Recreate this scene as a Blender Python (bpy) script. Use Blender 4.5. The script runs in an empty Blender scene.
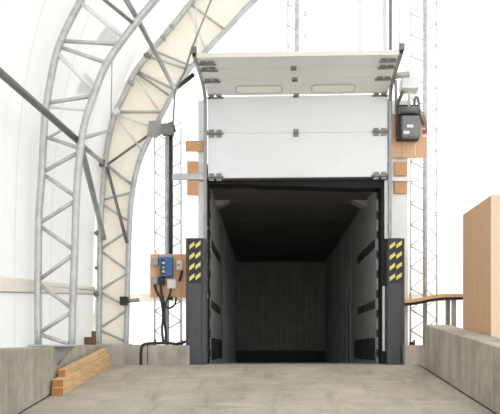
import bpy, bmesh, math, random
from mathutils import Vector, Matrix
random.seed(7)
S = bpy.context.scene
COL = S.collection

# ------------------------------------------------------------------ camera frame
F = 750.0; PX, PY, CZ = 267.0, 350.0, 0.208
def P(x, y, d):
    return Vector(((x - PX) * d / F, d, CZ + (PY - y) * d / F))
def XP(x, d): return (x - PX) * d / F
def ZP(y, d): return CZ + (PY - y) * d / F
RAMP_END = 10.4; SLOPE = 0.1095
def ramp_z(Y): return -SLOPE * (RAMP_END - Y) if Y < RAMP_END else 0.0

# ------------------------------------------------------------------ materials
def mat(name, col, rough=0.6, metal=0.0, var=0.0, scale=6.0, bump=0.0, stretch=None, spec=0.4):
    m = bpy.data.materials.new(name); m.use_nodes = True
    nt = m.node_tree; b = nt.nodes['Principled BSDF']
    b.inputs['Base Color'].default_value = (*col, 1)
    b.inputs['Roughness'].default_value = rough
    b.inputs['Metallic'].default_value = metal
    b.inputs['Specular IOR Level'].default_value = spec
    if var or bump:
        tc = nt.nodes.new('ShaderNodeTexCoord')
        mp = nt.nodes.new('ShaderNodeMapping')
        if stretch: mp.inputs['Scale'].default_value = stretch
        n = nt.nodes.new('ShaderNodeTexNoise'); n.inputs['Scale'].default_value = scale
        n.inputs['Detail'].default_value = 6; n.inputs['Roughness'].default_value = 0.6
        nt.links.new(tc.outputs['Object'], mp.inputs['Vector'])
        nt.links.new(mp.outputs['Vector'], n.inputs['Vector'])
        if var:
            r = nt.nodes.new('ShaderNodeValToRGB')
            r.color_ramp.elements[0].position = 0.3; r.color_ramp.elements[1].position = 0.7
            r.color_ramp.elements[0].color = (*[max(0, c * (1 - var)) for c in col], 1)
            r.color_ramp.elements[1].color = (*[min(1, c * (1 + var)) for c in col], 1)
            nt.links.new(n.outputs['Fac'], r.inputs['Fac'])
            nt.links.new(r.outputs['Color'], b.inputs['Base Color'])
        if bump:
            bp = nt.nodes.new('ShaderNodeBump'); bp.inputs['Strength'].default_value = bump
            bp.inputs['Distance'].default_value = 0.02
            nt.links.new(n.outputs['Fac'], bp.inputs['Height'])
            nt.links.new(bp.outputs['Normal'], b.inputs['Normal'])
    return m

def fabric(name, col, trans=0.5, seam_axis=None, seam=1.5, seam_col=0.86):
    """coated tent cloth: scatters light on both sides, welded seams are a double layer"""
    m = bpy.data.materials.new(name); m.use_nodes = True
    nt = m.node_tree; nt.nodes.clear()
    out = nt.nodes.new('ShaderNodeOutputMaterial'); mix = nt.nodes.new('ShaderNodeMixShader')
    d = nt.nodes.new('ShaderNodeBsdfDiffuse'); t = nt.nodes.new('ShaderNodeBsdfTranslucent')
    mix.inputs['Fac'].default_value = trans
    nt.links.new(d.outputs[0], mix.inputs[1]); nt.links.new(t.outputs[0], mix.inputs[2])
    nt.links.new(mix.outputs[0], out.inputs[0])
    tc = nt.nodes.new('ShaderNodeTexCoord')
    n = nt.nodes.new('ShaderNodeTexNoise'); n.inputs['Scale'].default_value = 1.3; n.inputs['Detail'].default_value = 3
    mp = nt.nodes.new('ShaderNodeMapping'); mp.inputs['Scale'].default_value = (2.5, 2.5, 0.35)
    nt.links.new(tc.outputs['Object'], mp.inputs['Vector']); nt.links.new(mp.outputs[0], n.inputs['Vector'])
    r = nt.nodes.new('ShaderNodeValToRGB')
    r.color_ramp.elements[0].position = 0.3; r.color_ramp.elements[1].position = 0.7
    r.color_ramp.elements[0].color = (*[c * 0.965 for c in col], 1); r.color_ramp.elements[1].color = (*col, 1)
    nt.links.new(n.outputs['Fac'], r.inputs['Fac'])
    src = r.outputs['Color']
    if seam_axis is not None:
        sx = nt.nodes.new('ShaderNodeSeparateXYZ'); nt.links.new(tc.outputs['Object'], sx.inputs[0])
        dv = nt.nodes.new('ShaderNodeMath'); dv.operation = 'DIVIDE'; dv.inputs[1].default_value = seam
        nt.links.new(sx.outputs[seam_axis], dv.inputs[0])
        fr = nt.nodes.new('ShaderNodeMath'); fr.operation = 'FRACT'; nt.links.new(dv.outputs[0], fr.inputs[0])
        lt = nt.nodes.new('ShaderNodeMath'); lt.operation = 'LESS_THAN'; lt.inputs[1].default_value = 0.03
        nt.links.new(fr.outputs[0], lt.inputs[0])
        mx = nt.nodes.new('ShaderNodeMixRGB'); mx.blend_type = 'MULTIPLY'
        mx.inputs[2].default_value = (seam_col, seam_col, seam_col * 0.98, 1)
        nt.links.new(lt.outputs[0], mx.inputs[0]); nt.links.new(src, mx.inputs[1]); src = mx.outputs[0]
    nt.links.new(src, d.inputs[0]); nt.links.new(src, t.inputs[0])
    return m

def concrete(name, col, stain=0.3, drips=True, fine=14.0):
    m = bpy.data.materials.new(name); m.use_nodes = True
    nt = m.node_tree; b = nt.nodes['Principled BSDF']
    b.inputs['Roughness'].default_value = 0.9; b.inputs['Specular IOR Level'].default_value = 0.2
    tc = nt.nodes.new('ShaderNodeTexCoord')
    def noise(scale, st, lo, hi, c0, c1, detail=6):
        mp = nt.nodes.new('ShaderNodeMapping'); mp.inputs['Scale'].default_value = st
        n = nt.nodes.new('ShaderNodeTexNoise'); n.inputs['Scale'].default_value = scale
        n.inputs['Detail'].default_value = detail; n.inputs['Roughness'].default_value = 0.65
        r = nt.nodes.new('ShaderNodeValToRGB')
        r.color_ramp.elements[0].position = lo; r.color_ramp.elements[1].position = hi
        r.color_ramp.elements[0].color = (*c0, 1); r.color_ramp.elements[1].color = (*c1, 1)
        nt.links.new(tc.outputs['Object'], mp.inputs[0]); nt.links.new(mp.outputs[0], n.inputs[0])
        nt.links.new(n.outputs['Fac'], r.inputs[0]); return r.outputs[0], n.outputs['Fac']
    a, h = noise(1.4, (1, 1, 1), 0.3, 0.7, [c * (1 - stain) for c in col], [min(1, c * (1 + stain * .6)) for c in col])
    g, h2 = noise(fine, (1, 1, 1), 0.3, 0.7, (0.86,) * 3, (1.0,) * 3)
    mx = nt.nodes.new('ShaderNodeMixRGB'); mx.blend_type = 'MULTIPLY'; mx.inputs[0].default_value = 1
    nt.links.new(a, mx.inputs[1]); nt.links.new(g, mx.inputs[2]); src = mx.outputs[0]
    if drips:
        s, _ = noise(1.6, (3.2, 3.2, 0.4), 0.40, 0.66, (0.68, 0.66, 0.62), (1, 1, 1))
        m2 = nt.nodes.new('ShaderNodeMixRGB'); m2.blend_type = 'MULTIPLY'; m2.inputs[0].default_value = 0.8
        nt.links.new(src, m2.inputs[1]); nt.links.new(s, m2.inputs[2]); src = m2.outputs[0]
    else:   # scrapes and dried tyre dust along and across the slab
        s, _ = noise(3.0, (0.5, 1.6, 1), 0.55, 0.72, (0, 0, 0), (1, 1, 1))
        m2 = nt.nodes.new('ShaderNodeMixRGB'); m2.blend_type = 'MIX'
        m2.inputs[2].default_value = (min(1, col[0] * 1.3), min(1, col[1] * 1.3), min(1, col[2] * 1.32), 1)
        k = nt.nodes.new('ShaderNodeMath'); k.operation = 'MULTIPLY'; k.inputs[1].default_value = 0.6
        nt.links.new(s, k.inputs[0]); nt.links.new(k.outputs[0], m2.inputs[0])
        nt.links.new(src, m2.inputs[1]); src = m2.outputs[0]
        s, _ = noise(2.0, (2.8, 0.5, 1), 0.52, 0.7, (1, 1, 1), (0.78, 0.77, 0.75))
        m3 = nt.nodes.new('ShaderNodeMixRGB'); m3.blend_type = 'MULTIPLY'; m3.inputs[0].default_value = 1
        nt.links.new(src, m3.inputs[1]); nt.links.new(s, m3.inputs[2]); src = m3.outputs[0]
    nt.links.new(src, b.inputs['Base Color'])
    bp = nt.nodes.new('ShaderNodeBump'); bp.inputs['Strength'].default_value = 0.35; bp.inputs['Distance'].default_value = 0.01
    nt.links.new(h2, bp.inputs['Height']); nt.links.new(bp.outputs[0], b.inputs['Normal'])
    return m

M = dict(
    roof=fabric('white_tent_cloth', (0.84, 0.835, 0.825), 0.15, 1, 1.3, 0.90),
    gable=fabric('white_gable_cloth', (0.95, 0.95, 0.94), 0.40, 0, 1.1, 0.95),
    cream=fabric('cream_flap_cloth', (0.88, 0.825, 0.72), 0.15, 2, 2.0, 0.92),
    band=fabric('cream_pocket_cloth', (0.92, 0.88, 0.80), 0.22),
    patch=fabric('pale_grey_patch', (0.80, 0.81, 0.80), 0.45),
    concrete=concrete('weathered_concrete', (0.60, 0.56, 0.49), 0.28),
    ramp=concrete('worn_ramp_concrete', (0.505, 0.45, 0.37), 0.22, drips=False, fine=22),
    ground=concrete('outside_ground', (0.5, 0.49, 0.47), 0.1, drips=False),
    galv=mat('galvanised_steel', (0.50, 0.505, 0.505), 0.42, 0.35, 0.16, 9),
    hinge=mat('hinge_steel', (0.27, 0.265, 0.26), 0.5, 0.3, 0.2, 20),
    dgalv=mat('dull_dark_steel', (0.20, 0.195, 0.19), 0.5, 0.4, 0.2, 8),
    mgalv=mat('dull_grey_steel', (0.34, 0.34, 0.335), 0.5, 0.35, 0.15, 8),
    pale=mat('pale_painted_steel', (0.78, 0.78, 0.77), 0.5, 0.1, 0.05, 5),
    mottled=mat('mottled_pale_steel', (0.52, 0.535, 0.54), 0.5, 0.0, 0.22, 16),
    bright=mat('pane_painted_light', (0.93, 0.93, 0.92), 0.5),
    door=mat('white_door_skin', (0.83, 0.84, 0.85), 0.45, 0, 0.025, 2.5),
    edge=mat('door_edge_beige', (0.80, 0.76, 0.69), 0.6),
    pane=fabric('frosted_pane', (0.95, 0.95, 0.95), 0.7),
    groove=mat('panel_groove', (0.5, 0.5, 0.5), 0.6),
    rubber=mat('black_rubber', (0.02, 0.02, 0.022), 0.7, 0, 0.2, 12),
    black=mat('black_plastic', (0.028, 0.028, 0.03), 0.5),
    char=mat('charcoal_guard_steel', (0.075, 0.08, 0.088), 0.55, 0.1, 0.15, 5, stretch=(4, 4, 0.6)),
    yellow=mat('hazard_yellow', (0.82, 0.70, 0.20), 0.5, 0, 0.12, 25),
    ply=mat('orange_plywood', (0.72, 0.42, 0.24), 0.7, 0, 0.12, 5, stretch=(5, 5, 0.6)),
    ply2=mat('pale_plywood', (0.72, 0.455, 0.28), 0.7, 0, 0.08, 4, stretch=(5, 5, 0.5)),
    ply3=mat('pale_plywood_end', (0.80, 0.58, 0.42), 0.7, 0, 0.05, 4, stretch=(5, 5, 0.5)),
    batten=mat('orange_batten', (0.63, 0.35, 0.185), 0.7, 0, 0.1, 6),
    timber=mat('yellow_timber', (0.72, 0.49, 0.26), 0.75, 0, 0.22, 5, stretch=(6, 0.6, 6)),
    timber_end=mat('timber_end_grain', (0.50, 0.20, 0.075), 0.8, 0, 0.2, 22),
    blue=mat('blue_enclosure', (0.05, 0.14, 0.36), 0.4, 0, 0.1, 8),
    green=mat('green_button', (0.25, 0.62, 0.15), 0.4),
    red=mat('red_paint', (0.52, 0.10, 0.09), 0.5),
    white=mat('white_plastic', (0.82, 0.81, 0.78), 0.5),
    gbox=mat('grey_enclosure', (0.35, 0.36, 0.37), 0.45, 0.1, 0.08, 8),
    cover=mat('motor_cover', (0.19, 0.20, 0.205), 0.4, 0.2, 0.1, 8),
    rust=mat('rusty_steel', (0.20, 0.10, 0.06), 0.8, 0.2, 0.3, 14),
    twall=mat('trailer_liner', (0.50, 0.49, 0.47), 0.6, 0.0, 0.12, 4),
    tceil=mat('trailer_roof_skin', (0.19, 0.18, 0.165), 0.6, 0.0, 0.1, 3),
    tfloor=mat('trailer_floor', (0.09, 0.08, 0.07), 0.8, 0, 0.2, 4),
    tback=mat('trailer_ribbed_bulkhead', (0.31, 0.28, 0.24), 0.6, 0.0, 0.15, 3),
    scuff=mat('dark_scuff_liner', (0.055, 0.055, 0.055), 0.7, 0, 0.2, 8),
    tgrey=mat('trailer_frame_grey', (0.42, 0.43, 0.47), 0.5, 0.2, 0.15, 8),
)

# ------------------------------------------------------------------ mesh builder
class MB:
    def __init__(self): self.bm = bmesh.new(); self.smooth = set()
    def box(self, lo, hi, bevel=0.0, rot=None, mi=0):
        lo, hi = Vector(lo), Vector(hi)
        b = bmesh.new(); bmesh.ops.create_cube(b, size=1)
        c, s = (lo + hi) / 2, hi - lo
        for v in b.verts: v.co = Vector((v.co.x * s.x, v.co.y * s.y, v.co.z * s.z))
        if bevel:
            bmesh.ops.bevel(b, geom=b.edges[:], offset=min(bevel, min(abs(k) for k in s) * .45), segments=2, profile=.5, affect='EDGES')
        for v in b.verts: v.co = (rot @ v.co if rot else v.co) + c
        self._add(b, False, mi); return self
    def prism(self, pts, vec, mi=0, bevel=0.0):
        b = bmesh.new(); vs = [b.verts.new(p) for p in pts]; f = b.faces.new(vs)
        r = bmesh.ops.extrude_face_region(b, geom=[f])
        bmesh.ops.translate(b, verts=[e for e in r['geom'] if isinstance(e, bmesh.types.BMVert)], vec=Vector(vec))
        bmesh.ops.recalc_face_normals(b, faces=b.faces[:])
        if bevel: bmesh.ops.bevel(b, geom=b.edges[:], offset=bevel, segments=2, profile=.5, affect='EDGES')
        self._add(b, False, mi); return self
    def tube(self, pts, r, n=12, mi=0, closed=False):
        pts = [Vector(p) for p in pts]; b = bmesh.new(); rings = []; N = len(pts); up = None
        for i, p in enumerate(pts):
            if closed: t = pts[(i + 1) % N] - pts[i - 1]
            else: t = pts[min(i + 1, N - 1)] - pts[max(i - 1, 0)]
            t.normalize()
            if up is None: up = t.orthogonal().normalized()
            else: up = (up - t * up.dot(t)).normalized()
            w = t.cross(up); rr = r[i] if isinstance(r, (list, tuple)) else r
            rings.append([b.verts.new(p + rr * (math.cos(a) * up + math.sin(a) * w)) for a in (2 * math.pi * k / n for k in range(n))])
        for i in range(N if closed else N - 1):
            A, B = rings[i], rings[(i + 1) % N]
            for k in range(n): b.faces.new((A[k], A[(k + 1) % n], B[(k + 1) % n], B[k]))
        if not closed:
            b.faces.new(rings[0][::-1]); b.faces.new(rings[-1])
        bmesh.ops.recalc_face_normals(b, faces=b.faces[:])
        self._add(b, True, mi); return self
    def sheet(self, rows, mi=0, smooth=True):
        b = bmesh.new(); g = [[b.verts.new(p) for p in r] for r in rows]
        for i in range(len(g) - 1):
            for j in range(len(g[0]) - 1):
                b.faces.new((g[i][j], g[i][j + 1], g[i + 1][j + 1], g[i + 1][j]))
        self._add(b, smooth, mi); return self
    def _add(self, b, smooth, mi):
        mp = {}
        for v in b.verts: mp[v] = self.bm.verts.new(v.co)
        for f in b.faces:
            try: nf = self.bm.faces.new([mp[v] for v in f.verts])
            except ValueError: continue
            nf.smooth = smooth and len(f.verts) <= 4; nf.material_index = mi
        b.free()
    def build(self, name, mats, parent=None):
        me = bpy.data.meshes.new(name); self.bm.to_mesh(me); self.bm.free()
        o = bpy.data.objects.new(name, me); COL.objects.link(o)
        for k in (mats if isinstance(mats, (list, tuple)) else [mats]): me.materials.append(k)
        if parent:
            o.parent = parent
            base = parent
            off = Vector((0, 0, 0))
            while base: off += base.location; base = base.parent
            me.transform(Matrix.Translation(-off))
        else:      # origin at the middle of its own footprint
            vs = [v.co for v in me.vertices]
            c = Vector(((min(v.x for v in vs) + max(v.x for v in vs)) / 2, (min(v.y for v in vs) + max(v.y for v in vs)) / 2, min(v.z for v in vs)))
            if not KEEP: me.transform(Matrix.Translation(-c)); o.location = c
        return o
KEEP = False
def tag(o, label, cat, group=None):
    o['label'] = label; o['category'] = cat
    if group: o['group'] = group
    return o
def thing(name, label, cat, loc, group=None):
    o = bpy.data.objects.new(name, None); COL.objects.link(o); o.location = loc
    o.empty_display_size = 0.1
    return tag(o, label, cat, group)
def struct(name, mb, m):
    global KEEP
    KEEP = True; o = mb.build(name, m); KEEP = False
    o['kind'] = 'structure'; return o
def spline(pts, n=6):
    pts = [Vector(p) for p in pts]; out = []
    for i in range(len(pts) - 1):
        p0, p1, p2, p3 = pts[max(i - 1, 0)], pts[i], pts[i + 1], pts[min(i + 2, len(pts) - 1)]
        for k in range(n):
            t = k / n
            out.append(0.5 * ((2 * p1) + (p2 - p0) * t + (2 * p0 - 5 * p1 + 4 * p2 - p3) * t * t + (3 * p1 - p0 - 3 * p2 + p3) * t ** 3))
    return out + [pts[-1]]
def rbox(mb, x0, y0, x1, y1, Y, dep, bevel=0.004, mi=0):
    """box whose front face, at distance Y, spans these picture bounds"""
    a, b = P(x0, y1, Y), P(x1, y0, Y)
    return mb.box((a.x, Y, a.z), (b.x, Y + dep, b.z), bevel, mi=mi)

# ------------------------------------------------------------------ the setting
WL, WR = -2.30, 2.12                       # ramp edges
TOPZ = 0.245                               # left concrete wall
END = 11.5                                 # fabric gable
mb = MB()
ys = [-3.0, -0.05] + [i * 0.5 for i in range(1, 21)] + [10.4, 10.95, 11.38]
def fz(Y): return ramp_z(max(Y, -0.05)) if Y < RAMP_END else 0.0
xs = [WL - .02, -1.2, 0, 1.2, WR + .1]
b = mb
b.sheet([[(x, y, fz(y)) for x in xs] for y in ys], smooth=False)
b.sheet([[(x, ys[-1], 0) for x in xs], [(x, ys[-1], -1.3) for x in xs]], smooth=False)
struct('floor', mb, M['ramp'])
mb = MB().box((WR + .2, -3, -1.2), (12.9, END + .1, 0.0)); struct('floor_right', mb, M['ramp'])
mb = MB().sheet([[(x, y, -1.32) for x in (-60, 60)] for y in (-60, 80)]); struct('ground', mb, M['ground'])
def topz(y): return .208 + .0168 * (y - 6.2)
mb = MB(); mb.prism([(-2.95, y, z) for y, z in ((END + .2, -1.3), (END + .2, topz(END + .2)), (-3, topz(-3)), (-3, -1.3))], (WL + 2.95, 0, 0), bevel=.01); struct('wall_left', mb, M['concrete'])
# right ramp wall: its top falls with the ramp
mb = MB()
prof = [(10.08, -.3), (10.08, .548), (-3, .548 - .098 * 13.08), (-3, -1.3), (0, -1.3)]
mb.prism([(WR, y, z) for y, z in prof], (.33, 0, 0), bevel=.01); struct('wall_right', mb, M['concrete'])
zt = ZP(344.5, 10.5)
mb = MB().box((WL, 10.5, -.3), (XP(147, 10.5), END + .2, zt), .01).box((XP(147, 10.5) + .008, 10.5, -.3), (XP(187, 10.5) + .03, END + .2, zt - .012), .012)
struct('wall_back_left', mb, M['concrete'])
mb = MB().box((1.93, 10.5, -.3), (2.46, END + .2, zt - .01), .01); struct('wall_back_right', mb, M['concrete'])

# fabric shell
prof = [(-2.63, .03), (-2.63, 1.0), (-2.62, 1.7), (-2.59, 2.4), (-2.50, 3.1), (-2.36, 3.7), (-2.17, 4.25), (-1.93, 4.72),
        (-1.6, 5.22), (-1.25, 5.66), (-.82, 6.08), (-.25, 6.52), (.55, 7.0), (2.6, 8.05), (5, 9.25)]
prof = spline([Vector((x, 0, z)) for x, z in prof], 4)
full = [(p.x, p.z) for p in prof] + [(10 - p.x, p.z) for p in prof[-2::-1]]
full[-1] = (full[-1][0], 0.0)
mb = MB(); mb.sheet([[(x, y, z) for x, z in full] for y in [-3 + i * (END + 3.05) / 12 for i in range(13)]])
struct('ceiling', mb, M['roof'])
def roof_z(X):
    if X > 5: X = 10 - X
    for p, q in zip(prof[:-1], prof[1:]):
        if p.x <= X <= q.x and q.x > p.x: return p.z + (q.z - p.z) * (X - p.x) / (q.x - p.x)
    return prof[-1].z
OPL, OPR, OPT = -.98, 1.80, 2.95
xs = sorted(set([p.x for p in prof[1:] if p.x > -2.62] + [10 - p.x for p in prof if p.x > -2.62] + [OPL, OPR, 2.44, -1.8, -1.4, 1.2, 0, 3, 4]))
mb = MB()
for a, c in zip(xs[:-1], xs[1:]):
    if c - a < 1e-5: continue
    bot = OPT if (a >= OPL - 1e-6 and c <= OPR + 1e-6) else (0.0 if a >= 2.44 - 1e-6 else zt - .02)
    za, zc = roof_z(a), roof_z(c)
    if min(za, zc) <= bot + .02: continue
    n = 6
    mb.sheet([[(a, END, bot + (za - bot) * k / n), (c, END, bot + (zc - bot) * k / n)] for k in range(n + 1)], smooth=False)
bmesh.ops.remove_doubles(mb.bm, verts=mb.bm.verts[:], dist=1e-4)
struct('wall_back', mb, M['gable'])
# horizontal pocket bands welded on the cloth above the concrete
mb = MB()
mb.sheet([[(-2.605, y, z) for z in (k0, k0 + .05, k1 - .06, k1)] for y, k0, k1 in ((-3, .20, .40), (7.4, .79, .94), (END - .02, 1.07, 1.17))])
struct('trim_1', mb, M['band'])
mb = MB(); mb.tube([(-2.59, -3, .19), (-2.59, 7.4, .78), (-2.59, END - .03, 1.06)], .008, 6); struct('trim_2', mb, M['mgalv'])
mb = MB(); zb = ZP(302, END)
for x0, x1 in ((-2.55, -1.0), (1.82, 2.9)):
    mb.sheet([[(x0, END - .015, zb), (x1, END - .015, zb)], [(x0, END - .02, zb + .13), (x1, END - .02, zb + .13)]])
struct('trim_3', mb, M['band'])

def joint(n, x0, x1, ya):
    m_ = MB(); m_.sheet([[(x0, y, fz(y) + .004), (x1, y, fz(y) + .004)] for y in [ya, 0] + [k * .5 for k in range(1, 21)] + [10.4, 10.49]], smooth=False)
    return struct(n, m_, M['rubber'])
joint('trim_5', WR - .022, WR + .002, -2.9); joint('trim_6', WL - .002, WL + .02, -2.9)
mb = MB(); mb.sheet([[(2.6, END - .014, z) for z in (3.56, 3.62)], [(12.4, END - .014, z) for z in (3.56, 3.62)]]); struct('trim_4', mb, M['band'])
# ------------------------------------------------------------------ arch trusses
def arch(name, label, Yd, opx, ipx, oext, iext, webs, r, base_y, clamps=()):
    o2 = [P(x, y, Yd) for x, y in opx] + [Vector((x, Yd, z)) for x, z in oext]
    i2 = [P(x, y, Yd) for x, y in ipx] + [Vector((x, Yd, z)) for x, z in iext]
    osp, isp = spline(o2, 5), spline(i2, 5)
    osp += [Vector((10 - p.x, Yd, p.z)) for p in osp[-2::-1]]; isp += [Vector((10 - p.x, Yd, p.z)) for p in isp[-2::-1]]
    for s in (osp, isp): s[-1].z = .02
    t = thing(name, label, 'truss', (o2[0].x, Yd, TOPZ), 'arch trusses of the tent frame')
    MB().tube(osp, r).build('outer_chord', M['galv'], t)
    MB().tube(isp, r).build('inner_chord', M['galv'], t)
    for w in webs:
        a, c = P(w[0], w[1], Yd), P(w[2], w[3], Yd)
        d = (c - a).normalized()
        MB().tube([a, c], w[4] if len(w) > 4 else r * .55, 10).build('web_brace', M[w[5] if len(w) > 5 else 'galv'], t)
    # webs beyond the frame, up to the ridge
    ho = [q for q in osp if q.x < 5.01 and q.z > ZP(-6, Yd)]; hi = [q for q in isp if q.x < 5.01 and q.z > ZP(-6, Yd)]
    for k in range(0, min(len(ho), len(hi)) - 2, 2):
        MB().tube([ho[k], hi[min(k + 1, len(hi) - 1)]], r * .55, 8).build('web_brace', M['galv'], t)
        MB().tube([hi[min(k + 1, len(hi) - 1)], ho[k + 2]], r * .55, 8).build('web_brace', M['galv'], t)
    MB().box((o2[0].x - .09, Yd - .09, base_y), (i2[0].x + .09, Yd + .09, base_y + .022), .004).build('base_plate', M['galv'], t)
    for (x, y, s, m) in clamps:
        a = P(x, y, Yd)
        MB().box(a - Vector((s, .06, s)), a + Vector((s, .05, s * .8)), .008, Matrix.Rotation(random.uniform(-.6, .6), 3, 'Y')).build('clamp', M[m], t)
    return t, o2, i2

YN, YF = 8.2, 11.3
near_o = [(38, 345), (38, 278), (39, 216), (40, 200), (42, 170), (45, 116), (48, 95), (54.5, 61), (62.5, 37), (81, 0)]
near_i = [(72, 345), (73, 296), (75, 240), (76.5, 196), (80, 151), (85, 122), (93, 98), (106, 65), (131, 29), (155, 0)]
near_w = [(62, 41, 118, 44), (60, 47, 107, 63), (57, 53, 94, 90, .026, 'pale'), (80, 2, 122, 36, .026, 'pale'), (48, 103, 92, 96), (48, 107, 87, 110, .016, 'pale'),
          (44, 140, 62, 130, .014), (46, 137, 79, 148), (43, 172, 79, 152), (43, 174, 76, 197), (40, 223, 76, 200), (40, 226, 74, 250),
          (39, 280, 74, 254), (39, 284, 73, 309), (39, 333, 73, 311), (39, 334, 72, 345)]
tn, no2, ni2 = arch('arch_truss', 'nearer grey steel arch truss standing on the left concrete wall', YN, near_o, near_i,
     [(-1.75, 4.55), (-1.3, 5.15), (-.75, 5.78), (-.2, 6.22), (.6, 6.72), (5, 8.95)], [(-.75, 4.55), (-.1, 5.2), (.5, 5.68), (1.3, 6.2), (5, 8.25)],
     near_w, .040, TOPZ)
# triangular bracket under the overhanging foot
MB().prism([(WL, YN - .006, TOPZ), (-2.12, YN - .006, TOPZ), (WL, YN - .006, TOPZ - .20)], (0, .012, 0)).build('gusset', M['mgalv'], tn)
MB().tube([(WL + .01, YN, TOPZ - .2), (-2.12, YN, TOPZ + .005)], .012, 8).build('gusset_rib', M['mgalv'], tn)
far_o = [(99, 344), (99, 320), (99.5, 296), (100, 248), (102, 200), (105, 167), (108, 143), (115, 114), (123, 98), (132.5, 77), (147, 56), (170, 29), (190, 4), (194, 0)]
far_i = [(126, 344), (127, 320), (129, 240), (132, 196), (138, 166), (148, 141), (158, 122), (175, 90), (190, 69), (209, 48), (232, 24), (255, 0)]
far_w = [(117, 112, 163, 112), (116, 114, 152, 127, .02, 'pale'), (117, 117, 142, 150, .018, 'pale'), (108, 166, 131, 184), (104, 167, 150, 134, .018, 'dgalv'),
         (139, 72, 174, 89), (138, 74, 170, 96, .016, 'mgalv'), (135, 75, 160, 112, .018, 'pale'), (147, 56, 190, 70, .02), (152, 50, 194, 67, .018),
         (190, 4, 225, 30, .02), (188, 8, 206, 50, .018, 'pale'),
         (102, 200, 133, 192, .018), (102, 204, 130, 222, .018), (101, 249, 129, 230, .018), (101, 251, 128.5, 271, .018), (100, 290, 128, 273, .018), (100, 292, 128, 307, .018),
         (100, 328, 127, 310, .018), (100, 330, 127, 342, .018)]
tf, fo2, fi2 = arch('arch_truss', 'farther grey steel arch truss at the gable, backed by cream cloth', YF, far_o, far_i,
     [(-.75, 5.88), (-.2, 6.3), (.6, 6.8), (5, 9.0)], [(.4, 5.93), (1.2, 6.38), (5, 8.28)], far_w, .042, zt,
     [(163, 38, .035, 'mgalv'), (147, 56, .04, 'dgalv'), (131, 83, .035, 'mgalv'), (117, 112, .045, 'pale'), (102, 163, .055, 'dgalv'), (172, 27, .03, 'mgalv'),
      (97, 233, .03, 'dgalv'), (97, 268, .025, 'dgalv'), (97, 294, .04, 'dgalv')])
MB().prism([P(149, 121, YF - .05), P(161, 120, YF - .05), P(164, 132, YF - .05), P(156, 138, YF - .05), P(147, 136, YF - .05)], (0, .02, 0)).build('gusset', M['mgalv'], tf)
# cream cloth flap laced over the far truss
osp, isp = spline(fo2, 4), spline(fi2, 4)
mb = MB(); rows = []
N = 60
def at_t(s, t):
    k = t * (len(s) - 1); i = min(int(k), len(s) - 2); return s[i].lerp(s[i + 1], k - i)
lo = [p for p in osp]; li = [p for p in isp]
for k in range(N + 1):
    a, c = at_t(lo, k / N * .995), at_t(li, k / N * .995)
    dirv = (a - c).normalized()
    a2 = a + dirv * (.10 + .015 * math.sin(k * 2.1)); a2.z = max(a2.z, zt)
    wob = .012 * math.sin(k * 1.7)
    rows.append([Vector((a2.x, YF + .075 + wob, a2.z)), Vector((a.lerp(c, .3).x, YF + .09 - wob, a.lerp(c, .3).z)), Vector((a.lerp(c, .7).x, YF + .085 + wob, a.lerp(c, .7).z)), Vector((c.x, YF + .075, c.z))])
mb.sheet(rows)
tag(mb.build('cloth_flap', M['cream']), 'cream cloth flap stretched behind the farther arch truss', 'cloth')

# pipes that tie the two arches together
def pipe(name, label, pts, r, m, cat='pipe', grp='brace pipes between the arch trusses'):
    return tag(MB().tube(pts, r).build(name, M[m]), label, cat, grp)
pipe('brace_pipe', 'thick dark pipe sloping from the left edge down to the nearer arch', [P(-30, 46, 6.0), P(77, 140, YN + .05)], .036, 'dgalv')
pipe('brace_pipe', 'short grey pipe between the nearer arch and the dark clamp on the farther arch', [P(78, 142, YN + .06), P(103, 163, YF - .07)], .03, 'mgalv')
pipe('brace_pipe', 'pale grey pipe falling steeply from nearer arch towards foot of farther arch', [P(82, 150, YN + .06), P(104, 238, YF - .06)], .036, 'mgalv')
pipe('brace_pipe', 'thin dark pipe falling from the dark clamp across the cream cloth', [P(107, 167, YF - .08), P(127, 243, YF - .07)], .024, 'dgalv')
pipe('brace_pipe', 'long dark grey pipe from top of picture down to the farther arch beside the door', [P(114, -20, YN - .05), P(137, 18, YN + .07), P(175, 90, YF - .06)], .030, 'mgalv')
pipe('brace_pipe', 'thin dark pipe meeting the nearer arch at the top of the picture', [P(80, -20, YN - .06), P(133, 23, YN - .03)], .020, 'dgalv')
pipe('brace_pipe', 'pale pipe level between the nearer arch and the white clamp on farther arch', [P(83, 138, YN + .05), P(112, 130, YF - .07)], .022, 'galv')
for o in ():
    pass

def shell_hit(x, y):
    lo, hi = 3.0, 14.0
    for _ in range(50):
        m = (lo + hi) / 2; p = P(x, y, m)
        if p.x < -2.63 or p.z > roof_z(max(p.x, -2.62)): hi = m
        else: lo = m
    return P(x, y, lo - .03)
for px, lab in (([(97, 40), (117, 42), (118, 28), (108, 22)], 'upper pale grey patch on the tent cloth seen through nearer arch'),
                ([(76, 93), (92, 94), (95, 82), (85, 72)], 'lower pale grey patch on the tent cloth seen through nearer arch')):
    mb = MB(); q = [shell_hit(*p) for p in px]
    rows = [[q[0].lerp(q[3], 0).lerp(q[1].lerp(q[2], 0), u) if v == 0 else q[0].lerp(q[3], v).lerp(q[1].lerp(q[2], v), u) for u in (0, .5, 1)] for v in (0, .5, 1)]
    mb.sheet(rows); tag(mb.build('grey_patch', M['patch']), lab, 'patch', 'grey patches on the tent cloth')  # pale grey four-sided sheets set just inside the tent shell
tag(MB().tube([P(112, 62, 9.9), P(111, 118, 9.9)], .007, 6).build('cord', M['mgalv']), 'thin cord hanging straight down between the two arch trusses', 'cord')

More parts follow.
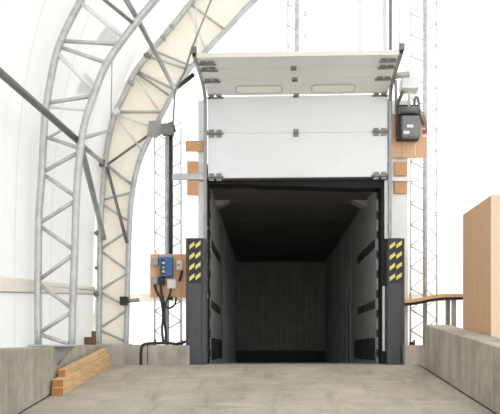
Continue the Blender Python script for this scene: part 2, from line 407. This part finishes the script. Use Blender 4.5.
# black floodlight on the far arch
t = thing('flood_light', 'small black lamp box on the inner chord of the farther arch', 'lamp', P(124, 305, YF - .1))
rbox(MB(), 119.5, 296.5, 127.5, 305, YF - .18, .11, .01).build('lamp_housing', M['black'], t)
MB().tube([P(127, 301, YF - .12), P(139, 300, YF - .12)], .03).build('arm', M['mgalv'], t)
MB().box(P(126, 303, YF - .09), P(129, 299, YF - .0), .004).build('bracket', M['dgalv'], t)

# rusty anchor at the far arch foot
t = thing('anchor_bracket', 'rusty brown anchor bracket on the concrete at farther arch foot', 'bracket', P(90, 345, 10.55))
w = 10.6
MB().box((XP(84, w), w, zt - .003), (XP(91, w), w + .1, ZP(337, w)), .004).build('base', M['rust'], t)
MB().box((XP(91, w), w + .02, zt - .003), (XP(95, w), w + .07, ZP(331, w)), .004).build('upright', M['rust'], t)

# ------------------------------------------------------------------ lattice columns of the gable
def lattice(label, xc, y_top, half, Yc, mid='galv', sp=.32, side=True):
    cx = XP(xc, Yc); z0 = zt - .015 if xc < 200 or xc > 400 else 2.98
    z1 = ZP(y_top, Yc)
    t = thing('lattice_column', label, 'column', (cx, Yc, z0), 'white lattice columns of the gable')
    MB().tube([(cx, Yc, z0), (cx, Yc, z1)], .034, 10).build('front_rail', M[mid], t)
    for s in (-1, 1):
        MB().tube([(cx + s * half, Yc + .10, z0), (cx + s * half, Yc + .10, z1)], .015, 8).build('side_rail', M['pale'], t)
        n = int((z1 - z0) / sp)
        for k in range(n):
            za = z0 + .1 + k * sp + (sp * .5 if s > 0 else 0)
            MB().tube([(cx, Yc, za), (cx + s * half, Yc + .10, za + sp * .42)], .010, 6).build('lacing_bar', M['galv'], t)
            MB().tube([(cx + s * half, Yc + .10, za + sp * .42), (cx, Yc, za + sp * .9)], .008, 6).build('lacing_bar', M['galv'], t)
    MB().box((cx - half - .05, Yc - .06, z0 - .003), (cx + half + .05, Yc + .14, z0 + .012), .003).build('base_plate', M['mgalv'], t)
    if z0 < 1:
        for s in (-1, 1):
            MB().box((cx + s * half - .04, Yc - .05, z0 + .012), (cx + s * half + .02, Yc, z0 + .06), .006).tube([(cx + s * half + .03, Yc - .03, z0 + .01), (cx + s * half + .03, Yc - .03, z0 + .09)], .014, 8).build('anchor_bolt', M['black'], t)
    return t
YC = 11.27
lattice('lattice column left of the door, behind the blue control box', 167, 126, .2, YC, 'mottled', .30)
lattice('pale lattice column above the middle of the raised door', 297, -60, .14, YC, 'mottled', .32)
lattice('tall pale lattice column right of the door motor', 425, -60, .2, YC, 'mottled', .32)
# black conduit on the left column
t = thing('conduit', 'black vertical conduit with a dark head running above the control board', 'conduit', P(172, 255, YC - .08))
MB().tube([P(171, 300, YC - .06), P(171, 132, YC - .06)], .030).build('tube', M['black'], t)
rbox(MB(), 162, 123, 174, 135, YC - .14, .07, .015).build('head', M['dgalv'], t)
MB().tube([P(163, 126, YC - .12), P(173, 122, YC - .12), P(175, 132, YC - .12)], .018, 8).build('elbow', M['black'], t)
# pale vertical post and dark cable above the right track
tag(rbox(MB(), 382.5, -40, 386.5, 100, 10.98, .05, .004).build('post', M['pale']), 'pale square post rising above the right end of the door', 'post')
tag(MB().tube([P(390.5, -40, 10.85), P(390.5, 112, 10.85), P(389.8, 237, 10.85)], .024, 10).build('drop_pipe', M['dgalv']), 'dark vertical pipe rising from beside the right door track up to the roof', 'pipe')
tag(rbox(MB(), 357, -40, 363, 60, 11.36, .05, .004).build('post', M['pale']), 'faint pale post behind the raised door, between centre and right track', 'post')

# ------------------------------------------------------------------ sectional door and its tracks
DY = 10.9
XL, XR = XP(207.5, DY), XP(387, DY)
pf = [(DY, ZP(178, DY)), (DY, ZP(133, DY)), (DY, ZP(95, DY)), (10.45, 3.985), (10.08, 4.005), (9.71, 4.015)]
door = thing('sectional_door', 'raised white sectional dock door with top sections folded overhead', 'door', ((XL + XR) / 2, DY, pf[0][1]))
TH = .05
for i in range(5):
    (ya, za), (yb, zb_) = pf[i], pf[i + 1]
    L = math.hypot(yb - ya, zb_ - za); u = Vector((0, (yb - ya) / L, (zb_ - za) / L)); nrm = Vector((0, u.z, -u.y))   # towards the outside
    if nrm.y < 0 and abs(u.z) > .5: nrm = -nrm
    if abs(u.z) <= .5 and nrm.z < 0: nrm = -nrm
    A = Vector((0, ya, za)) + u * .006; B = Vector((0, yb, zb_)) - u * .006
    mb = MB()
    pts = [A + Vector((XL, 0, 0)), B + Vector((XL, 0, 0)), B + nrm * TH + Vector((XL, 0, 0)), A + nrm * TH + Vector((XL, 0, 0))]
    mb.prism(pts, (XR - XL, 0, 0), bevel=.006)
    pan = mb.build('panel', M['door'], door)
    if i == 4:
        e = MB()
        e.prism([p + u * .008 + nrm * k for p, k in ((B + Vector((XL, 0, 0)), -.012), (B + Vector((XR, 0, 0)), -.012), (B + Vector((XR, 0, 0)), TH), (B + Vector((XL, 0, 0)), TH))], u * .02)
        e.build('top_edge_strip', M['edge'], door)
    inn = -nrm
    # embossed ribs across the skin
    for f in ((.5,) if i < 2 else ()):
        c = A.lerp(B, f); MB().prism([c + Vector((XL + .03, 0, 0)) + u * s * .003 + inn * k for s, k in ((-1, -.002), (1, -.002), (1, .002), (-1, .002))], (XR - XL - .06, 0, 0)).build('rib', M['door'], pan)
    if i == 2:    # two slot windows
        for x0, x1 in ((237, 282), (313, 355)):
            d = 10.66; wx0, wx1 = XP(x0, d), XP(x1, d)
            c0, c1 = A.lerp(B, .2), A.lerp(B, .62)
            def ring(off, k):
                pts = []
                a0, a1 = c0 + u * -off, c1 + u * off
                hh = (a1 - a0).length / 2; rr = hh * .55; mid = (a0 + a1) / 2
                for (sx, sy, st) in ((1, 1, 0), (-1, 1, 90), (-1, -1, 180), (1, -1, 270)):
                    for q in range(5):
                        an = math.radians(st + q * 22.5)
                        cx = ((wx1 + off) if sx > 0 else (wx0 - off)) - sx * rr
                        pts.append(mid + u * (sy * (hh - rr) + rr * math.sin(an)) + Vector((cx + rr * math.cos(an), 0, 0)) + inn * k)
                return pts
            w_ = MB(); r_ = ring(.008, .006); w_.tube(r_, .008, 8, closed=True)
            wf = w_.build('window_frame', M['groove'], door)
            MB().prism(ring(.0, .004), inn * .004).build('pane', M['bright'], wf)  # brightness of the roof cloth behind the glass, put in as plain white
# seams' hinges
def hinge(f_i, f_t, X, wide):
    (ya, za), (yb, zb_) = pf[f_i], pf[f_i + 1]
    p = Vector((X, ya + (yb - ya) * f_t, za + (zb_ - za) * f_t))
    L = math.hypot(yb - ya, zb_ - za); u = Vector((0, (yb - ya) / L, (zb_ - za) / L))
    inn = Vector((0, -u.z, u.y)) if u.z > .5 else Vector((0, u.z, -abs(u.y)))
    R = Matrix((Vector((1, 0, 0)), u, inn)).transposed()
    mb = MB()
    for s in ((-1, 1) if wide else (0,)):
        mb.box(p + inn * .012 + Vector((s * .055, 0, 0)) - Vector((.038, .055, .01)), p + inn * .012 + Vector((s * .055, 0, 0)) + Vector((.038, .055, .01)), .004, R)
    mb.tube([p + inn * .028 - Vector((.12 if wide else .04, 0, 0)), p + inn * .028 + Vector((.12 if wide else .04, 0, 0))], .016, 8)
    mb.build('hinge', M['hinge'], door)
for (i, ft) in ((0, .03), (1, 0), (2, 0), (3, 0), (4, 0), (4, .55)):
    hinge(i, ft, XL + .11, True); hinge(i, ft, XR - .11, True)
    if (i, ft) in ((1, 0), (2, 0), (3, 0), (4, 0)): hinge(i, ft, XP(296, DY) * (pf[i][0] / DY) if i > 2 else XP(296, DY), False)
MB().box((XL, DY - .012, pf[0][1] - .035), (XR, DY + .06, pf[0][1] + .004), .01).build('bottom_seal', M['rubber'], door)

# the doorway stands a little askew to the ramp
PIV = Vector(((XL + XR) / 2, DY, 0)); ANG = math.atan(.04)
def turn(o):
    Rz = Matrix.Rotation(-ANG, 3, 'Z'); off = o.location - PIV
    o.location = PIV + Rz @ off; o.rotation_euler.z = -ANG
turn(door)
for s, X, lab in ((-1, XL - .035, 'left galvanised door track curving towards the viewer at its top'), (1, XR + .035, 'right galvanised door track curving towards the viewer at its top')):
    t = thing('door_track', lab, 'track', (X, DY, 0), 'tracks of the dock door')
    path = [(DY, 0.0), (DY, 3.5), (DY - .01, 3.78), (DY - .10, 3.93), (DY - .3, 4.0), (10.3, 4.03), (9.68, 4.045)]
    path = path[:2] + [(p.y, p.z) for p in spline([Vector((0, a, c)) for a, c in path[1:]], 5)][1:]
    def ch(o, wd):   # a bent strip
        rows = []
        for k, (y, z) in enumerate(path):
            y2, z2 = path[min(k + 1, len(path) - 1)]; y1, z1 = path[max(k - 1, 0)]
            tv = Vector((0, y2 - y1, z2 - z1)).normalized(); nv = Vector((0, -tv.z, tv.y))
            c = Vector((X, y, z)) + nv * o
            rows.append([c + Vector((-.022, 0, 0)) - nv * wd, c + Vector((.022, 0, 0)) - nv * wd, c + Vector((.022, 0, 0)) + nv * wd, c + Vector((-.022, 0, 0)) + nv * wd, c + Vector((-.022, 0, 0)) - nv * wd])
        return rows
    mb = MB(); mb.sheet(ch(0, .03), smooth=False)
    mb.build('rail', M['mgalv'], t)
    rbox(MB(), 203.2 if s < 0 else 384, 100, 206.2 if s < 0 else 388, 239, DY + .04, .03).build('jamb_angle', M['pale'], t)
    for z in (1.0, 2.0, 2.9, 3.4):
        MB().box((X - .03, DY + .02, z - .03), (X + .03, DY + .11, z + .03), .004).build('bracket', M['mgalv'], t)
    MB().box((X - .035, 9.64, 4.05), (X + .035, 9.70, 4.135), .004).build('end_plate', M['dgalv'], t)
    # hanging strap to the frame behind
    MB().tube([(X, 9.9, 4.07), (X, 9.9, roof_z(X) - .02)], .009, 8).build('hanger_rod', M['pale'], t)
    turn(t)
tag(MB().tube([P(178, 87, 10.6), P(193, 75, 10.2)], .03, 8).build('support_bar', M['black']), 'short black bar propping the left door track beside the arch', 'bar')
tag(MB().tube([P(190.5, 52, 9.7), P(200, 28, 9.7), P(211, 0, 9.7), P(224, -34, 9.7)], .013, 8).build('hanger_cable', M['mgalv']), 'thin dark cable from left track end up to the roof', 'cable')
tag(MB().tube([P(190.5, 53, 9.73), P(184, 73, 10.0), P(175, 91, 10.6), P(173, 125, 11.1)], .014, 8).build('tie_cable', M['mgalv']), 'thin dark cable from left track end down to conduit head', 'cable')

# wall lining beside the door (white painted jamb boards) and headers
for x0, x1, lab, nm in ((198, 206.5, 'narrow white jamb board left of the door opening', 'jamb_board'), (391, 408, 'wide white jamb board right of the door opening', 'jamb_board')):
    tag(MB().box((XP(x0, 11.05), 11.05, zt if False else 0), (XP(x1, 11.05), 11.11, ZP(100, 11.05)), .004).build(nm, M['pale']), lab, 'board', 'jamb boards of the dock door')
tag(rbox(MB(), 172, 173, 206, 179.5, 10.97, .05, .006).build('header_bar', M['galv']), 'grey horizontal bar from conduit to left door track', 'bar')
tag(rbox(MB(), 386, 177, 421, 181, 10.94, .05, .004).build('header_bar', M['pale']), 'pale horizontal bar right of door track, between two orange blocks', 'bar')

# black seal round the trailer
t = thing('dock_seal', 'black rubber dock seal around the trailer opening', 'seal', ((XL + XR) / 2, 11.15, 0))
mb = MB()
n = 16; Y0 = 11.12
lower = [(204 + (392 - 204) * k / n, 184 + 4.5 * (k / n) ** 2 + (1.2 if 4 < k < 14 else 0)) for k in range(n + 1)]
pts = [P(x, y, Y0) for x, y in lower] + [P(392, 168, Y0), P(204, 168, Y0)]
mb.prism(pts, (0, .30, 0)); mb.build('head_curtain', M['rubber'], t)
MB().box((XP(203.5, Y0), Y0, 0), (XP(208.5, Y0), Y0 + .30, 2.8), .02).build('side_pad', M['rubber'], t)
mb = MB(); mb.box((XP(381, Y0), Y0, 0), (XP(390, Y0), Y0 + .30, 2.8), .02)
mb.build('side_pad', M['rubber'], t)
# leveller lip
tag(MB().box((XP(209.5, 11.0), 10.97, -.004), (XP(380, 11.0), 11.62, .012), .003).build('dock_plate', M['dgalv']), 'dark steel dock plate bridging the floor into the trailer', 'plate')

# ------------------------------------------------------------------ trailer
T0, T1 = 11.45, 21.4
tl, tr, tz0, tz1 = -.868, 1.674, -.13, ZP(185, 11.45)
t = thing('trailer', 'dark empty box trailer backed against the dock opening', 'trailer', ((tl + tr) / 2, T0, tz0))
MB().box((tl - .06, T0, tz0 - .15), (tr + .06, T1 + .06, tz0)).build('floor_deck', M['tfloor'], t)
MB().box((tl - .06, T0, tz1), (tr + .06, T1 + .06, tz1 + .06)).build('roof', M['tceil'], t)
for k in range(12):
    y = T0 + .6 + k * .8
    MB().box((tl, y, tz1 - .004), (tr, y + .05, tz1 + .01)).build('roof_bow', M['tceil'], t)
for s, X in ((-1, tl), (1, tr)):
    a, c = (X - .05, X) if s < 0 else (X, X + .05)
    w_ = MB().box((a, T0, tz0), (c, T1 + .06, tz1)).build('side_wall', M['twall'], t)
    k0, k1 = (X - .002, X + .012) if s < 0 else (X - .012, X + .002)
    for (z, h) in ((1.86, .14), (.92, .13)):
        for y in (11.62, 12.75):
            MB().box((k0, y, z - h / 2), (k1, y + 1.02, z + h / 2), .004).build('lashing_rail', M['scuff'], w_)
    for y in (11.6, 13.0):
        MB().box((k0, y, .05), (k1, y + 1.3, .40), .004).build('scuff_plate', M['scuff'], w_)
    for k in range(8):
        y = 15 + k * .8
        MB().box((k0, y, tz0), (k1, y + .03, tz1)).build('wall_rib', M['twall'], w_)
    cx = X - s * .10
    MB().prism([(X, 12.6, tz1), (X - s * .24, 12.6, tz1), (X - s * .05, 12.6, tz1 - .10), (X, 12.6, tz1 - .10)], (0, .28, 0)).build('corner_bracket', M['twall'], t)
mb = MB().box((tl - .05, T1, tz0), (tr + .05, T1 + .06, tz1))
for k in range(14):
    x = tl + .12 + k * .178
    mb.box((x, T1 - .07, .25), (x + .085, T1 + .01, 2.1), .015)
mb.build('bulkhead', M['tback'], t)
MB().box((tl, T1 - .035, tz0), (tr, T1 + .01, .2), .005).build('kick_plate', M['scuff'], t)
for X0, X1, m_ in ((tl - .06, tl + .0, 'tgrey'), (tr - .005, tr + .07, 'tgrey')):
    f_ = MB().box((X0, T0 - .03, tz0), (X1, T0 + .0, tz1 + .06), .006).build('rear_post', M[m_], t)
    for k in range(9):
        z = .1 + k * .3
        MB().box((X0 - .005 if X0 > 0 else X1 - .02, T0 - .05, z), (X0 + .03 if X0 > 0 else X1 + .012, T0 - .025, z + .12), .008).build('hinge_lug', M['black'], f_)

# ------------------------------------------------------------------ guard posts
def guard(label, x0, x1, Yg, yx):
    X0, X1 = XP(x0, Yg), XP(x1, Yg); z1 = ZP(238, Yg)
    t = thing('guard_post', label, 'post', ((X0 + X1) / 2, Yg, 0), 'guard posts of the dock opening')
    mb = MB(); q = .035
    pts = [(X0, Yg + .16, 0), (X0, Yg + .01, 0), (X0 + q, Yg, 0), (X1 - 2 * q, Yg, 0), (X1 - q, Yg + .03, 0), (X1, Yg + .03, 0), (X1, Yg + .16, 0)]
    mb.prism(pts, (0, 0, z1), bevel=.004); mb.build('steel_guard', M['char'], t)
    MB().box((X0 - .03, Yg - .02, 0), (X1, Yg + .17, .014), .003).build('base_plate', M['char'], t)
    W = XP(yx[1], Yg) - XP(yx[0], Yg); bx = XP(yx[0], Yg)
    sg = MB().box((bx - .015, Yg - .006, ZP(283, Yg)), (bx + W + .015, Yg, ZP(239, Yg)), .001).build('hazard_sign', M['black'], t)
    cw = W * .44
    for c in range(2):
        for r in range(4):
            xa = bx + c * W * .54; zc = ZP(245.5 + r * 10.6 - c * 1.0, Yg); hh = .028
            MB().prism([(xa, Yg - .010, zc - hh - .028), (xa + cw, Yg - .010, zc - hh + .028), (xa + cw, Yg - .010, zc + hh + .028), (xa, Yg - .010, zc + hh - .028)], (0, .006, 0)).build('yellow_stripe', M['yellow'], sg)
    return t
guard('charcoal guard post with yellow hazard stripes left of opening', 185.7, 205.6, 10.62, (189.4, 200.8))
guard('charcoal guard post with yellow hazard stripes right of opening', 387.5, 405, 10.62, (389.5, 402))
tag(rbox(MB(), 382.6, 286, 385, 351, 10.80, .03, .003).build('cover_strip', M['pale']), 'thin white upright strip beside the right guard post', 'strip')

# ------------------------------------------------------------------ plywood blocks
BY = 10.99
for (x0, y0, x1, y1, lab, dep) in ((185.5, 140.5, 203, 151, 'orange wood block lying level, topmost of three left of door', .05),
        (187, 161, 198, 173, 'orange wood block just above the grey bar left of door', .05), (187, 180, 198, 195, 'orange wood block just below the grey bar left of door', .05)):
    tag(rbox(MB(), x0, y0, x1, y1, BY, dep, .004).build('wood_block', M['batten']), lab, 'wood block', 'orange wood blocks beside the door')
for (x0, y0, x1, y1, lab) in ((394.5, 161.5, 407, 175.5, 'orange wood block under the motor board right of door'), (394.5, 181.5, 407, 193, 'orange wood block below the pale bar right of door')):
    tag(rbox(MB(), x0, y0, x1, y1, BY, .05, .004).build('wood_block', M['batten']), lab, 'wood block', 'orange wood blocks beside the door')

# ------------------------------------------------------------------ motor on its board
MYB = 10.96
t = thing('motor_board', 'plywood board carrying the door motor right of the door', 'board', P(408, 158, MYB))
for x0, x1 in ((389.5, 401.5), (402, 415.5), (416, 427)):
    rbox(MB(), x0, 114, x1, 157.5, MYB, .03, .003).build('board_strip', M['ply2'], t)
t = thing('door_motor', 'grey door motor with black housing on the plywood board', 'motor', P(409, 138, MYB - .1))
rbox(MB(), 397, 104, 420, 139.5, MYB - .14, .14, .03).build('housing', M['black'], t)
cv = rbox(MB(), 402, 115, 420, 137, MYB - .24, .12, .02).build('cover', M['cover'], t)
rbox(MB(), 407, 124.5, 413.5, 127.5, MYB - .246, .01, .001).build('label_plate', M['white'], cv)
rbox(MB(), 403.5, 130.8, 409.5, 133.8, MYB - .246, .01, .001).build('label_plate', M['white'], cv)
MB().tube([P(399, 110, MYB - .2), P(418, 110, MYB - .2)], .05, 14).build('drive_shaft', M['dgalv'], t)
MB().tube(spline([P(414.5, 112, MYB - .12), P(414.5, 100, MYB - .12), P(416.5, 97, MYB - .12), P(418.5, 101, MYB - .12), P(420, 113, MYB - .12), P(424, 125, MYB - .06)], 5), .020, 8).build('hose', M['dgalv'], t)
MB().tube(spline([P(419, 112, MYB - .1), P(423, 113, MYB - .1), P(426, 122, MYB - .06), P(427, 130, MYB - .04)], 5), .012, 8).build('hand_chain', M['mgalv'], t)
t = thing('warning_tag', 'small white and red tag beside the door motor', 'tag', P(425, 136, MYB - .02))
rbox(MB(), 421.5, 128, 427.5, 137, MYB - .012, .012, .001).build('card', M['white'], t)
rbox(MB(), 422.3, 129.5, 427, 134, MYB - .016, .006, .001).build('red_field', M['red'], t)
t = thing('shaft_bearing', 'grey bearing bracket and diagonal strut above the door motor', 'bracket', P(402, 104, 10.9))
MB().tube([P(395.5, 80, 10.5), P(396.5, 112, 10.8)], .022, 8).build('upright', M['mgalv'], t)
MB().tube([P(396.5, 106, 10.75), P(405.5, 86, 10.6)], .025, 8).build('strut', M['dgalv'], t)
MB().tube([P(393, 76, 10.5), P(409, 74, 10.5)], .045, 12).build('drum', M['galv'], t)
MB().box(P(402, 88, 10.5), P(416, 82, 10.75), .01).build('arm', M['pale'], t)
MB().tube([P(409, 78, 10.6), P(409, 112, 10.8)], .02, 8).build('post', M['pale'], t)

# ------------------------------------------------------------------ control board
CYB = 11.13
tag(rbox(MB(), 150, 254, 186.5, 297.5, CYB, .03, .004).build('control_board', M['ply']), 'orange plywood board holding the electrical controls', 'board')
fy = CYB
t = thing('control_box', 'blue control box with green button on the plywood board', 'control box', P(166, 276, fy))
rbox(MB(), 159.5, 257, 172.5, 276.5, fy - .12, .12, .012).build('case', M['blue'], t)
rbox(MB(), 159.5, 254.5, 172, 258.5, fy - .11, .11, .008).build('lid', M['gbox'], t)
rbox(MB(), 161, 259, 164.5, 274, fy - .126, .01, .002).build('front_strip', M['black'], t)
for y, m_ in ((267.5, 'green'), (263, 'white'), (271.5, 'yellow')):
    a = P(163.5, y, fy - .128); MB().tube([a, a - Vector((0, .018, 0))], .020, 12).build('button', M[m_], t)
def cbox(name, label, x0, y0, x1, y1, m_, dep=.08, face=None):
    t = thing(name, label, 'box', P((x0 + x1) / 2, y1, fy), 'small boxes on the control board')
    rbox(MB(), x0, y0, x1, y1, fy - dep, dep, .008).build('case', M[m_], t)
    rbox(MB(), x0 + 1, y0 + 1, x1 - 1, y1 - 1, fy - dep - .008, .01, .003).build('cover', M[face or m_], t)
    return t
cbox('junction_box', 'grey junction box left of the blue control box', 152, 257.5, 158, 265.5, 'gbox')
cbox('junction_box', 'grey junction box at lower left of the control board', 151.5, 276.5, 157.5, 284.5, 'gbox')
cbox('junction_box', 'black junction box directly under the blue control box', 158.5, 276.8, 164.5, 285, 'black')
cbox('junction_box', 'white square junction box at lower right of the control board', 167, 279, 176, 288.5, 'white')
sw = cbox('push_switch', 'small white switch with red button on the control board', 176.5, 260.5, 182, 270, 'white', .06)
a = P(178.7, 265, fy - .068); MB().tube([a, a - Vector((0, .02, 0))], .014, 12).build('red_button', M['red'], sw)
tag(MB().tube([P(182, 271, fy - .03), P(181, 275, fy - .05), P(179.5, 281, fy - .03)], .018, 8).build('lever', M['black']), 'short black lever at right of the control board', 'lever')
cg = 'black cables under the control board'
def cable(label, pts, r=.014, n='cable'):
    return tag(MB().tube(spline(pts, 6), r, 8).build(n, M['black']), label, 'cable', cg)
cy = fy - .04
cable('black cable from the lower left junction box to the floor wall', [P(154.5, 284.5, cy), P(157, 292, cy), P(161, 300, cy), P(163, 315, cy), P(162, 330, cy), P(163.5, 343.5, cy - .1)], .017)
cable('black cable from under the blue control box to the concrete wall', [P(161, 285, cy), P(161.5, 293, cy), P(164, 303, cy), P(164.5, 322, cy), P(166, 334, cy), P(165, 343.5, cy - .1)], .018)
cable('black cable looping up from the drop to the white junction box', [P(171, 288.5, cy), P(169.5, 295, cy), P(166, 303, cy - .02), P(164, 314, cy - .03), P(163.5, 325, cy - .03)], .013)
cable('black looped cable hanging at right below the control board', [P(176, 297, cy), P(175, 304, cy), P(170, 308, cy), P(165.5, 306, cy), P(168, 299, cy), P(172.5, 297, cy)], .013)
w = 10.47
cable('long black cable along the top of concrete wall and down its face', [P(186, 341.5, 10.75), P(178, 344, 10.6), P(168, 343, 10.55), P(158, 343.2, 10.55), P(148, 343.5, 10.5), P(142.5, 345.5, w), P(141, 352, w), P(141, 365, w)], .02)

# ------------------------------------------------------------------ timbers
g = 'timbers stacked along the left wall'
def beam(label, x0, ya, yb, wdt, hgt, lift, m='timber'):
    t = thing('timber', label, 'timber', (x0, ya, ramp_z(ya) + lift), g)
    mb = MB(); a = Vector((x0, ya, ramp_z(ya) + lift)); c = Vector((x0, yb, ramp_z(yb) + lift))
    pts = [a, a + Vector((wdt, 0, 0)), a + Vector((wdt, 0, hgt)), a + Vector((0, 0, hgt))]
    mb.prism(pts, c - a, bevel=.004); mb.build('board', M[m], t)
    mb = MB(); mb.prism([p + Vector((sx * .004, -.003, sz * .004)) for p, sx, sz in zip(pts, (1, -1, -1, 1), (1, 1, -1, -1))], (0, .004, 0)); mb.build('sawn_end', M['timber_end'], t)
beam('longest yellow timber lying on the ramp floor by left wall', -2.268, 7.9, 10.30, .125, .083, .001)
beam('middle yellow timber of the stack by left wall', -2.268, 7.92, 10.28, .120, .083, .086)
beam('topmost yellow timber of the stack, its end set back', -2.262, 8.12, 10.25, .085, .075, .171)

# ------------------------------------------------------------------ crate, table on the right
t = thing('crate', 'tall plywood crate standing behind the right concrete wall', 'crate', (2.95, 8.9, 0))
c0, c1, cz = 8.28, 9.5, ZP(214.5, 9.5)
MB().box((2.48, c0 + .018, .06), (3.7, c1, cz), .004).build('body', M['ply2'], t)
MB().box((2.475, c0, .06), (3.7, c0 + .018, cz + .004), .003).build('end_panel', M['ply3'], t)
for y in (c0 + .05, 8.85, c1 - .12):
    MB().box((2.5, y, 0), (3.68, y + .09, .06), .004).build('skid', M['timber'], t)
MB().tube([(2.476, c0 + .004, .06), (2.476, c0 + .004, cz)], .004, 6).build('corner_edge', M['ply3'], t)

t = thing('work_table', 'long plywood topped table behind the right concrete wall', 'table', (2.45, 10.9, 0))
rows = []
for k in range(25):
    X = 1.96 + k * 1.15 / 24; z = ZP(297, 10.7) + .045 * math.tanh((X - 2.25) * 5) - .0 * k
    rows.append((X, z))
mb = MB(); Y0, Y1 = 10.68, 11.22
pts = [(x, Y0, z) for x, z in rows] + [(x, Y0, z - .045) for x, z in rows[::-1]]
mb.prism(pts, (0, Y1 - Y0, 0)); mb.build('tabletop', M['ply'], t)
mb = MB(); pts = [(x, Y0 + .02, z - .046) for x, z in rows] + [(x, Y0 + .02, z - .085) for x, z in rows[::-1]]
mb.prism(pts, (0, .04, 0)); mb.build('apron', M['rubber'], t)
for X, Y in ((2.68, Y0 + .08), (3.0, Y0 + .08), (2.68, Y1 - .1), (3.0, Y1 - .1)):
    MB().box((X - .03, Y - .03, 0), (X + .03, Y + .03, ZP(297, 10.7) + .0), .004).build('leg', M['mgalv'], t)
MB().box((2.0, Y0 + .4, zt - .01), (2.05, Y0 + .45, ZP(297, 10.7) - .07), .004).build('leg', M['pale'], t)

# ------------------------------------------------------------------ light
w = bpy.data.worlds.new('World'); S.world = w; w.use_nodes = True
bg = w.node_tree.nodes['Background']; bg.inputs[0].default_value = (0.90, 0.955, 1, 1); bg.inputs[1].default_value = 1.0
sun = bpy.data.lights.new('sun', 'SUN'); sun.energy = 1.9; sun.angle = math.radians(8); sun.color = (1, .97, .93)
so = bpy.data.objects.new('sun', sun); COL.objects.link(so)
so.rotation_euler = Vector((.12, -.75, -.66)).to_track_quat('-Z', 'Y').to_euler()

cam = bpy.data.cameras.new('camera'); co = bpy.data.objects.new('camera', cam); COL.objects.link(co)
co.location = (0, 0, CZ); co.rotation_euler = (math.pi / 2, 0, 0)
cam.sensor_width = 36; cam.lens = F / 500 * 36
cam.shift_x = -(PX - 250) / 500; cam.shift_y = (PY - 207) / 500
cam.clip_end = 300; S.camera = co
vs = S.view_settings; vs.view_transform = 'Standard'; vs.look = 'None'; vs.gamma = 1; vs.use_curve_mapping = False
vs.exposure = 1.65
S.cycles.max_bounces = 10; S.cycles.diffuse_bounces = 8; S.cycles.transmission_bounces = 8
